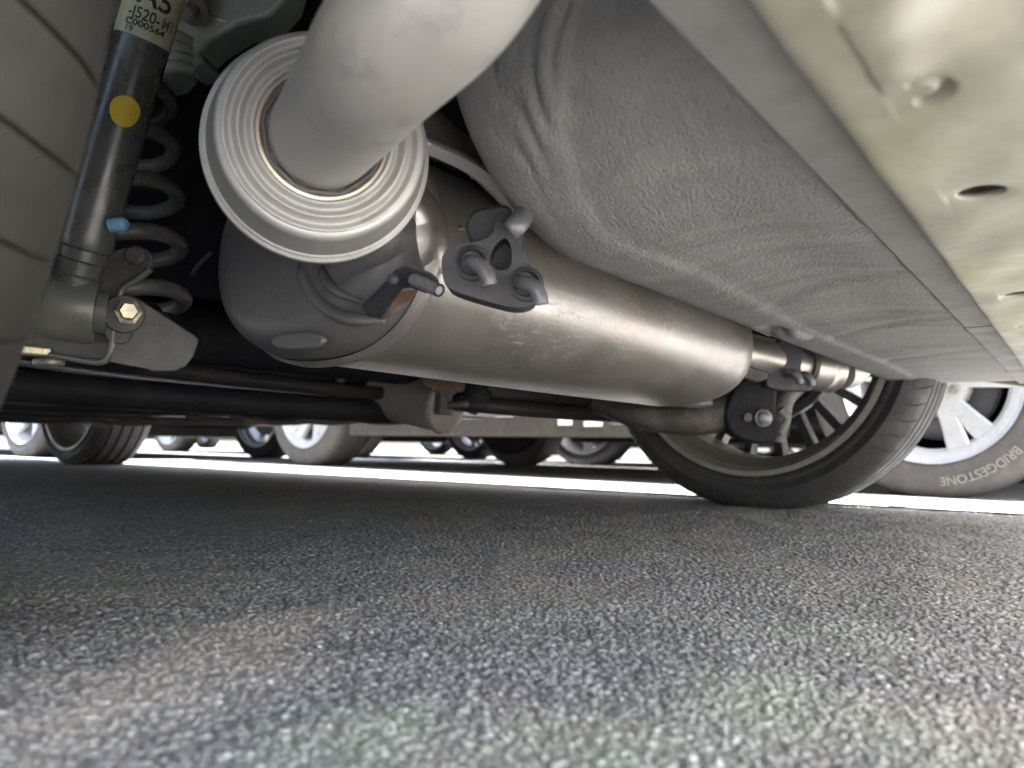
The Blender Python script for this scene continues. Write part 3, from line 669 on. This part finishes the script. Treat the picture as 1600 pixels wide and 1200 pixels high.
# ---- far tailpipe end beyond the silencer
mb = MB(); tube(mb, [V((1.05, .45, .26)), spot(1135, 545, 1.12), spot(1180, 556, 1.16), spot(1225, 566, 1.19), spot(1262, 572, 1.21)], .031, 28, 6); part(mb, 'outlet_pipe', 'steel')
a0, a1 = spot(1252, 571, 1.195), spot(1312, 580, 1.235); d_ = (a1-a0).normalized()
mb = MB(); lathe(mb, [(.029, 0), (.035, .003), (.036, .008), (.036, .034), (.0375, .036), (.0375, .039), (.036, .041), (.036, .058), (.037, .06), (.037, .063), (.034, .066), (.029, .068)], a0, d_, 48); part(mb, 'outlet_sleeve', 'steel', label='shiny round sleeve on the far outlet pipe')
mb = MB(); tube(mb, [a1, a1+d_*.03+V((0, 0, .01)), a1+d_*.06+V((0, -.01, .06)), a1+d_*.08+V((0, -.03, .14)), V((1.42, .1, .46)), V((1.42, -.2, .40))], .029, 20, 6); part(mb, 'tailpipe', 'alum')
# hanger at the far end
DF = 1.15
mb = MB(); prism(mb, smooth_loop(pp([(1208, 540), (1222, 530), (1248, 534), (1258, 552), (1252, 578), (1268, 600), (1262, 612), (1214, 610), (1196, 600), (1202, 570)], DF), 3), FW*.03); rb2 = part(mb, 'rubber_hanger', 'rubber', bevel=.003, label='smaller dark rubber hanger at the far end of the silencer')
for a in ([(1228, 584, DF), (1240, 583, DF-.02), (1248, 590, DF-.025), (1250, 599, DF-.025)], [(1248, 588, DF), (1258, 586, DF-.015), (1266, 592, DF-.02), (1268, 602, DF-.02)], [(1185, 533, DF+.04), (1196, 543, DF+.02), (1210, 556, DF)]):
    mb = MB(); tube(mb, [spot(*p) for p in a], .006, 12, 5); part(mb, 'rod_end', 'rod', rb2)
mb = MB(); prism(mb, pp([(1140, 570), (1150, 566), (1200, 580), (1200, 592), (1184, 598), (1140, 584)], 1.10), FW*.02); part(mb, 'hanger_bracket', 'arm', bevel=.003)

# ---- far trailing arm and knuckle
DA = 1.30
mb = MB(); tube(mb, [spot(930, 630, 1.36), spot(985, 648, 1.32), spot(1045, 656, 1.30), spot(1100, 652, 1.30), spot(1150, 632, 1.30), spot(1185, 600, 1.31)], [.014, .020, .024, .030, .036, .038], 24, 8); arm = part(mb, 'trailing_arm', 'arm')
mb = MB(); prism(mb, smooth_loop(pp([(1140, 620), (1160, 592), (1200, 586), (1216, 600), (1214, 640), (1222, 664), (1212, 690), (1180, 694), (1145, 680), (1132, 650)], 1.262), 3), FW*.05); part(mb, 'knuckle_plate', 'dark', arm, bevel=.006)
mb = MB(); lathe(mb, [(.0145, 0), (.0145, .004), (.0105, .005), (.0105, .011), (.007, .013), (0, .013)], spot(1192, 653, 1.262), -FW, 24); part(mb, 'bolt', 'rod', arm)
mb = MB(); lathe(mb, [(.008, 0), (.007, .004), (0, .005)], spot(1168, 652, 1.262), -FW, 18); part(mb, 'bolt', 'arm', arm)
mb = MB(); tube(mb, [spot(1245, 600, 1.30), spot(1225, 625, 1.29), spot(1217, 660, 1.285), spot(1212, 690, 1.285)], [.018, .017, .018, .012], 18); tube(mb, [spot(1218, 640, 1.27), spot(1228, 655, 1.27), spot(1218, 678, 1.27)], .008, 12); part(mb, 'damper_foot', 'bracket', arm, bevel=.0)
mb = MB(); tube(mb, [spot(1050, 628, 1.24), spot(1085, 630, 1.24), spot(1112, 629, 1.24)], [.007, .008, .006], 12); part(mb, 'rod_end', 'rod')
mb = MB(); lathe(mb, [(0, 0), (.12, 0), (.13, .01), (.13, .05), (0, .05)], (1.50, RAX, .312), (1, 0, 0), 48); part(mb, 'brake_backplate', 'dark')
mb = MB(); box(mb, (1.40, .60, .40), (.10, .30, .14)); part(mb, 'far_suspension_mount', 'dark', bevel=.03)

# ---- twist beam, tank, covers, sills
mb = MB(); tube(mb, [V((.16, .92, .255)), V((.4, .93, .245)), V((1.0, .93, .245)), V((1.38, .92, .255))], .038, 24); part(mb, 'axle_beam', 'dark')
mb = MB(); tube(mb, [V((.20, .60, .21)), V((.19, .78, .235)), V((.17, .95, .25)), V((.15, 1.15, .25))], [.030, .032, .034, .04], 20); part(mb, 'trailing_arm', 'dark')
def slab(name, pts, z0, z1, mat, bev=.02, **k):
    m_ = MB(); prism(m_, [V((x, y, z0)) for x, y in pts], V((0, 0, z1-z0))); return part(m_, name, mat, bevel=bev, **k)
tk = slab('fuel_tank', [(.34, 1.02), (1.0, 1.02), (1.08, 1.10), (1.08, 1.55), (.98, 1.65), (.36, 1.65), (.28, 1.55), (.28, 1.08)], .168, .36, 'tank', .03, label='black plastic fuel tank behind the silencer')
for k in range(4):
    m_ = MB(); tube(m_, [V((.40+.18*k, 1.10, .179)), V((.41+.18*k, 1.3, .176)), V((.40+.18*k, 1.6, .178))], .010, 10); part(m_, 'tank_rib', 'tank', tk)
slab('floor_panel', [(1.0, .82), (1.40, .74), (1.56, .88), (1.56, 1.29), (1.05, 1.29)], .182, .30, 'cover', .015)
m_ = MB(); tube(m_, [V((.96, .90, .182)), V((1.02, .82, .174)), V((1.22, .775, .171)), V((1.40, .742, .171)), V((1.56, .88, .174))], .014, 14); part(m_, 'floor_dark_lip', 'cover')  # added dark strip, covers the panel's bright reflecting underside
m_ = MB(); tube(m_, [V((.14, 1.0, .172)), V((.3, 1.0, .166)), V((.7, 1.0, .163)), V((1.02, 1.0, .164)), V((1.12, 1.04, .172))], .020, 16); part(m_, 'tank_dark_lip', 'dark')  # dark lip added so the tank's bright underside stays hidden
for x in (.50, .86):
    m_ = MB(); tube(m_, [V((x, 1.012, .34)), V((x, 1.012, .215)), V((x, 1.04, .180)), V((x, 1.10, .174)), V((x, 1.6, .174))], .009, 10); part(m_, 'tank_strap', 'arm', tk)
m_ = MB(); tube(m_, [V((.17, .80, .20)), V((.35, .90, .196)), V((.75, .95, .190)), V((1.0, .98, .196)), V((1.2, .92, .205))], .011, 14); part(m_, 'stabiliser_bar', 'cover')
m_ = MB(); tube(m_, [V((.20, .98, .205)), V((.5, 1.0, .186)), V((.9, 1.0, .184)), V((1.15, .99, .20))], .006, 10); part(m_, 'brake_pipe', 'rod')
for x0, x1, nm in ((1.16, 1.56, 0), (.10, .55, 1)):
    c_ = slab('undercover', [(x0, 1.30), (x1, 1.26), (x1, 2.85), (x0, 2.9)], .176, .188, 'cover', .004)
    for k in range(7):
        y = 1.42+.21*k; m_ = MB(); tube(m_, [V((x0+.03, y, .176)), V(((x0+x1)/2, y+.03, .166)), V((x1-.03, y, .176))], [.006, .012, .006], 10); part(m_, 'cover_rib', 'cover', c_)
c_ = slab('engine_undercover', [(.25, 2.55), (1.30, 2.55), (1.30, 3.9), (.25, 3.9)], .172, .186, 'arm', .004)
for k in range(6):
    y = 2.65+.19*k; m_ = MB(); tube(m_, [V((.3, y, .172)), V((.78, y+.02, .164)), V((1.25, y, .172))], [.006, .014, .006], 10); part(m_, 'cover_rib', 'cover', c_)
m_ = MB(); tube(m_, [V((.72, 1.68, .225)), V((.72, 2.2, .215)), V((.72, 3.0, .22))], .028, 18); part(m_, 'front_pipe', 'steel_dull')
for x in (1.605, -.065):
    m_ = MB(); box(m_, (x, 1.92, .225), (.09, 1.9, .075)); sl_ = part(m_, 'sill', 'cover', bevel=.016)
    for k in range(2):
        b = MB(); box(b, (x, 1.10+.14*k, .1865), (.03, .05, .004)); part(b, 'jacking_pad', 'line', sl_, bevel=.001)
m_ = MB(); box(m_, (CARX, 2.5, .40), (1.5, 2.6, .1)); part(m_, 'floor_tunnel', 'dark')
for k, (y, z, r) in enumerate(((1.78, .176, .016), (1.95, .186, .022), (2.25, .172, .014))):
    m_ = MB(); tube(m_, [V((.22, y, z+.01)), V((.5, y+.04, z)), V((.95, y-.03, z+.004)), V((1.2, y+.02, z+.012))], r, 14); part(m_, 'cross_tube', 'arm' if k == 1 else 'cover')
# front suspension bush and arm, seen small at the left
c = spot(165, 640, 2.75)
m_ = MB(); lathe(m_, [(0, -.002), (.03, -.002), (.035, .006), (.062, .008), (.066, .014), (.066, .05), (0, .05)], c, (-.5, -.85, -.05), 32); part(m_, 'suspension_bush', 'arm')
m_ = MB(); tube(m_, [spot(-60, 634, 2.7), spot(60, 640, 2.8), spot(165, 640, 2.86), spot(300, 648, 2.95), spot(470, 655, 2.95)], [.05, .052, .05, .03, .025], 16); part(m_, 'front_arm', 'arm')
# small silencer ahead of the big one
c0, c1 = spot(600, 612, 1.38), spot(700, 634, 1.30); d_ = (c1-c0); Ls = d_.length; d_.normalize()
m_ = MB(); lathe(m_, [(0, -.012), (.03, -.012), (.047, -.004), (.050, .004), (.0475, .010), (.047, Ls*.5), (.047, Ls-.012), (.050, Ls-.006), (.048, Ls), (.035, Ls+.006), (0, Ls+.006)], c0, d_, 36); ms = part(m_, 'small_silencer', 'canister', label='small dusty silencer hanging beyond the big one')
m_ = MB(); prism(m_, pp([(655, 590), (700, 588), (726, 600), (724, 612), (690, 618), (662, 604)], 1.26), FW*.03); part(m_, 'rusty_clamp', 'rust', ms, bevel=.004)
m_ = MB(); box(m_, spot(694, 632, 1.27), (.03, .012, .035)); tube(m_, [spot(700, 634, 1.27), spot(732, 631, 1.27)], .006, 10, 1); part(m_, 'clip', 'arm', ms, bevel=.002)
m_ = MB(); tube(m_, [spot(738, 598, 1.32), spot(742, 618, 1.32), spot(758, 632, 1.32)], [.03, .032, .024], 16); part(m_, 'rubber_mount', 'dark')
m_ = MB(); tube(m_, [spot(790, 608, 1.48), spot(840, 625, 1.48), spot(876, 650, 1.5)], .005, 8); part(m_, 'cable', 'rod')
m_ = MB(); tube(m_, [spot(930, 624, 1.36), spot(975, 640, 1.36), spot(1000, 665, 1.38)], .015, 12); part(m_, 'link_rod', 'bracket')

# ---- near damper, spring and bracket
S1, S0 = spot(252, -40, .600), spot(132, 385, .622); SA = (S1-S0).normalized(); Ls = (S1-S0).length; SR = .0205
m_ = MB(); lathe(m_, [(.012, -.035), (.0185, -.034), (.0185, -.024), (.0165, -.022), (.0165, -.012), (.0188, -.010), (.0188, -.002), (.0205, 0), (SR+.0006, .004), (SR, .010), (SR, Ls+.12), (.01, Ls+.12)], S0, SA, 64); sh = part(m_, 'shock_absorber', 'shock', label='black shock absorber with cream label and yellow dot', sharp=30)
vdir = (CAM - (S0+S1)/2); SN = (vdir - SA*vdir.dot(SA)).normalized(); ST = SN.cross(SA); ST = -ST if ST.dot(RT) < 0 else ST
def wrap(u, v, lift): 
    th = u/SR; return S0 + SA*v + (SN*math.cos(th)+ST*math.sin(th))*(SR+lift)
def vpos(px, py):   # height up the damper of a point seen at this pixel
    p = spot(px, py, .605); return (p-S0).dot(SA)
vL = vpos(228, 68)
m_ = MB(); n = 24; m_.add([wrap(-.030+.060*i/n, vL+.09*j, .0004) for j in (0, 1) for i in range(n+1)], [(i, i+1, n+2+i, n+1+i) for i in range(n)]); part(m_, 'paper_label', 'sticker', sh)
def text(s, size, u, v, mat, bold=0., squeeze=1., tilt=0.):
    vs, fs = glyphs(s, size, 0, bold); ct, st_ = math.cos(tilt), math.sin(tilt)
    m_ = MB(); m_.add([wrap(u+(p.x*squeeze)*ct-p.y*st_, v+p.x*squeeze*st_+p.y*ct, .0008) for p in vs], fs); part(m_, 'lettering', mat, sh, smooth=False)
text('A5', .0215, .0015, vL+.0242, 'ink', .0004)
text('-J520-', .0120, -.0035, vL+.0128, 'ink', .0002, .80)
text('M1', .0120, .0148, vL+.0126, 'ink_red', .0003, .72)
text('C000564', .0068, -.0010, vL+.0070, 'ink', .0002, 1.15)
text('19', .0068, -.0115, vL+.0016, 'ink', .0001, 1)
m_ = MB(); vy = vpos(199, 177); K = 48; dv = [wrap(.0015, vy, .0006)]; df = [(0, 1+i, 1+(i+1) % K) for i in range(K)]
for k in range(1, 7):
    dv += [wrap(.0015+.0107*k/6*math.cos(a)*(1+.03*math.sin(3*a)), vy+.0118*k/6*math.sin(a), .0006) for a in np.linspace(0, 2*math.pi, K+1)[:-1]]
    if k > 1: df += [(1+(k-2)*K+i, 1+(k-1)*K+i, 1+(k-1)*K+(i+1) % K, 1+(k-2)*K+(i+1) % K) for i in range(K)]
m_.add(dv, df); part(m_, 'yellow_dot', 'yellow', sh)
# lower eye
E = spot(92, 478, .625)
m_ = MB(); ax = V((.86, -.5, -.08)).normalized()
lathe(m_, [(.012, -.030), (.026, -.030), (.0275, -.027), (.0275, .024), (.026, .028), (.02, .028), (.012, .026)], E, ax, 56); part(m_, 'damper_eye', 'bushing', sh)
m_ = MB(); lathe(m_, [(.012, .026), (.018, .028), (.018, .036), (.0, .036)], E, ax, 40); part(m_, 'bush_sleeve', 'bushing', sh)
tube(m2 := MB(), [S0-SA*.022, S0-SA*.04, E], [.0165, .017, .02], 20, 4); part(m2, 'damper_neck', 'bushing', sh)
# bracket plates
m_ = MB(); prism(m_, smooth_loop(pp([(120, 415), (178, 392), (200, 386), (226, 388), (237, 402), (234, 418), (214, 436), (194, 448), (186, 462), (178, 500), (174, 545), (160, 562), (60, 548), (20, 540), (40, 470)], .640), 3), FW*.004); bk = part(m_, 'damper_bracket', 'bracket', bevel=.001, label='grey stamped bracket holding the foot of the shock absorber')
m_ = MB(); tube(m_, pp([(236, 420), (214, 437), (194, 449), (187, 462), (179, 500), (173, 548), (157, 566), (110, 560), (30, 547)], .637), .0028, 10, 5); part(m_, 'rolled_edge', 'bushing', bk)
m_ = MB(); prism(m_, pp([(196, 458), (214, 466), (306, 526), (309, 531), (300, 556), (288, 572), (272, 580), (236, 580), (230, 577), (170, 566), (182, 500)], .640, .00018, 0, 200), FW*.004); part(m_, 'side_plate', 'bracket', bk, bevel=.0012)
m_ = MB(); lathe(m_, [(.0085, 0), (.0085, .003), (.006, .006), (0, .0065)], spot(213, 400, .639), -FW, 24); part(m_, 'rivet', 'black_metal', bk)
m_ = MB(); lathe(m_, [(.0105, -.001), (.0105, .003), (.0078, .004), (.0078, .013), (.0065, .015), (0, .015)], spot(200, 488, .634), (-FW+RT*.55).normalized(), 6); part(m_, 'bolt', 'gold', bk, sharp=20)
m_ = MB(); lathe(m_, [(.016, 0), (.015, .003), (0, .004)], spot(194, 491, .637), (-FW+RT*.4).normalized(), 24); part(m_, 'washer', 'bracket', bk)
m_ = MB(); lathe(m_, [(.011, 0), (.010, .002), (0, .002)], spot(186, 518, .638), (-FW+RT*.3).normalized(), 20); part(m_, 'dark_plug', 'black_metal', bk)
m_ = MB(); box(m_, spot(45, 548, .63), (.03, .015, .008)); part(m_, 'pale_tab', 'gold', bk, bevel=.002)
m_ = MB(); tube(m_, [spot(76, 560, .64), spot(76, 572, .64)], .012, 12, 1); part(m_, 'weld_stud', 'bushing', bk, bevel=.002)
m_ = MB(); tube(m_, [spot(172, 352, .61), spot(191, 350, .61), spot(198, 350, .61)], [.0056, .0056, .0038], 16, 4); part(m_, 'blue_cap', 'blue', label='small pale blue cap beside the shock absorber')
# coil spring
ca, cb = spot(200, 505, .705), spot(182, 90, .80); ax = (cb-ca); Lc = ax.length; ax.normalize(); u_, v_ = frame(ax)
turn = 5.4; P = []
for i in range(200):
    t = i/199; a = 2*math.pi*turn*t - 1.6; P.append(ca+ax*(Lc*t)+(u_*math.cos(a)+v_*math.sin(a))*.049)
m_ = MB(); tube(m_, P, .0076, 16, 1); part(m_, 'coil_spring', 'spring', label='grey dusty coil spring behind the shock absorber')
m_ = MB(); lathe(m_, [(.02, .03), (.03, .02), (.035, .0), (.06, -.004), (.062, -.012), (.02, -.014)], ca-ax*.01, ax, 40); part(m_, 'spring_seat', 'dark')
m_ = MB(); lathe(m_, [(.028, -.10), (.03, .0), (.058, .012), (.06, .03), (.02, .034)], cb+ax*.02, ax, 40); part(m_, 'spring_seat', 'green_steel')
# body rail with bolt, top left
m_ = MB(); prism(m_, pp([(230, -60), (470, -80), (452, -10), (436, 8), (420, 24), (372, 36), (330, 62), (312, 80), (318, 92), (296, 108), (282, 100), (262, 120), (215, 130)], .78, -.0002, 0, 300), FW*.05); rl_ = part(m_, 'body_rail', 'green_steel', bevel=.006)
m_ = MB(); tube(m_, pp([(292, 10), (330, 26), (368, 37), (405, 30), (428, 12), (440, -20)], .772), .003, 8); part(m_, 'seam_bead', 'green_steel', rl_)
m_ = MB(); lathe(m_, [(.0155, -.003), (.0155, .002), (.0145, .004), (.0095, .004), (.0095, .018), (.008, .020), (0, .020)], spot(303, 6, .76), (-FW*.5+UP*-.2+RT*-.2+V((0, 0, -.7))).normalized(), 6); part(m_, 'bolt', 'bright', rl_, sharp=20)
m_ = MB(); lathe(m_, [(0.009, 0), (.0165, .001), (.0165, .004), (.009, .005)], spot(300, 12, .758), (-FW*.5+V((0, 0, -.7))).normalized(), 24); part(m_, 'washer', 'bright', rl_)
for k in range(4):
    m_ = MB(); tube(m_, [spot(245, 62+18*k, .74), spot(270, 56+16*k, .74), spot(300, 66+14*k, .75)], [.006, .007, .005], 10); part(m_, 'pipe_clip', 'green_steel', rl_)
m_ = MB(); box(m_, spot(330, 330, .95)+V((0, 0, .14)), (.5, .02, .5), Matrix.Rotation(R_(-30), 3, 'Z')); part(m_, 'inner_panel', 'dark')
m_ = MB(); tube(m_, [spot(300, 430, .9), spot(312, 412, .9), spot(330, 395, .9)], .003, 8); part(m_, 'brake_pipe', 'black_metal')

# ------------------------------------------------------------------ the other parked cars
place = make_car
nc = place('silver wheeled car right alongside, tyre lettered and five-spoke rim in full sun', (2.19+.872, .275, 0), R_(-3.5), 'paint_beige', 'vee', 'rim', 'tyre_grey', .302, lettering=.47, spin=.54, detail=True)
NM = Matrix.Translation((2.19+.872, .275, 0)) @ Matrix.Rotation(R_(-3.5), 4, 'Z'); NI = NM.inverted()
for px, py, wd in ((876, 659, .06), (922, 661, .075)):
    c = NI @ on_x(px, py, 2.2); c.x = -.907; m_ = MB(); box(m_, c, (.004, wd, .022)); m_.obj('jacking_mark', 'line', nc, bevel=.001)
place('dark grey car parked second from the far rear wheel, beyond the white one', (5.02, -.12, 0), R_(-1), 'paint_grey', 'star', 'rim', 'tyre', .315, spin=.1)
place('navy car parked third beyond the far rear wheel', (7.5, .1, 0), R_(1), 'paint_navy', 'star', 'rim', 'tyre', .31, spin=.5)
place('black car nose to nose with the car overhead, behind its far front wheel', (2.62, 7.50, 0), R_(181), 'paint_black', 'star', 'rim', 'tyre', .32, spin=.7)
place('silver car in the facing row, seen small between the front wheels', (5.0, 7.45, 0), R_(179), 'paint_silver', 'vee', 'rim', 'tyre_grey', .315, spin=.2)
place('maroon car in the facing row, far off to the right of the silver one', (7.55, 7.6, 0), R_(180), 'paint_maroon', 'star', 'rim', 'tyre', .315, spin=.9)
place('white car farthest along the facing row', (10.1, 7.3, 0), R_(181), 'paint_white', 'star', 'rim', 'tyre', .315, spin=.4)
place('black car parked farthest along the same row as the car overhead', (10.0, -.1, 0), R_(0), 'paint_black', 'vee', 'rim', 'tyre', .315, spin=.0)
for k, (pn, lab) in enumerate((('silver', 'small silver car at the back of the lot, leftmost of the far row'), ('white', 'small white car at the back of the lot, middle of the far row'), ('navy', 'small navy car at the back of the lot, rightmost of the far row'))):
    place(lab, (4.2+2.7*k, 15.2, 0), R_(180), 'paint_'+pn, 'star', 'rim', 'tyre_grey', .315, spin=.3*k)
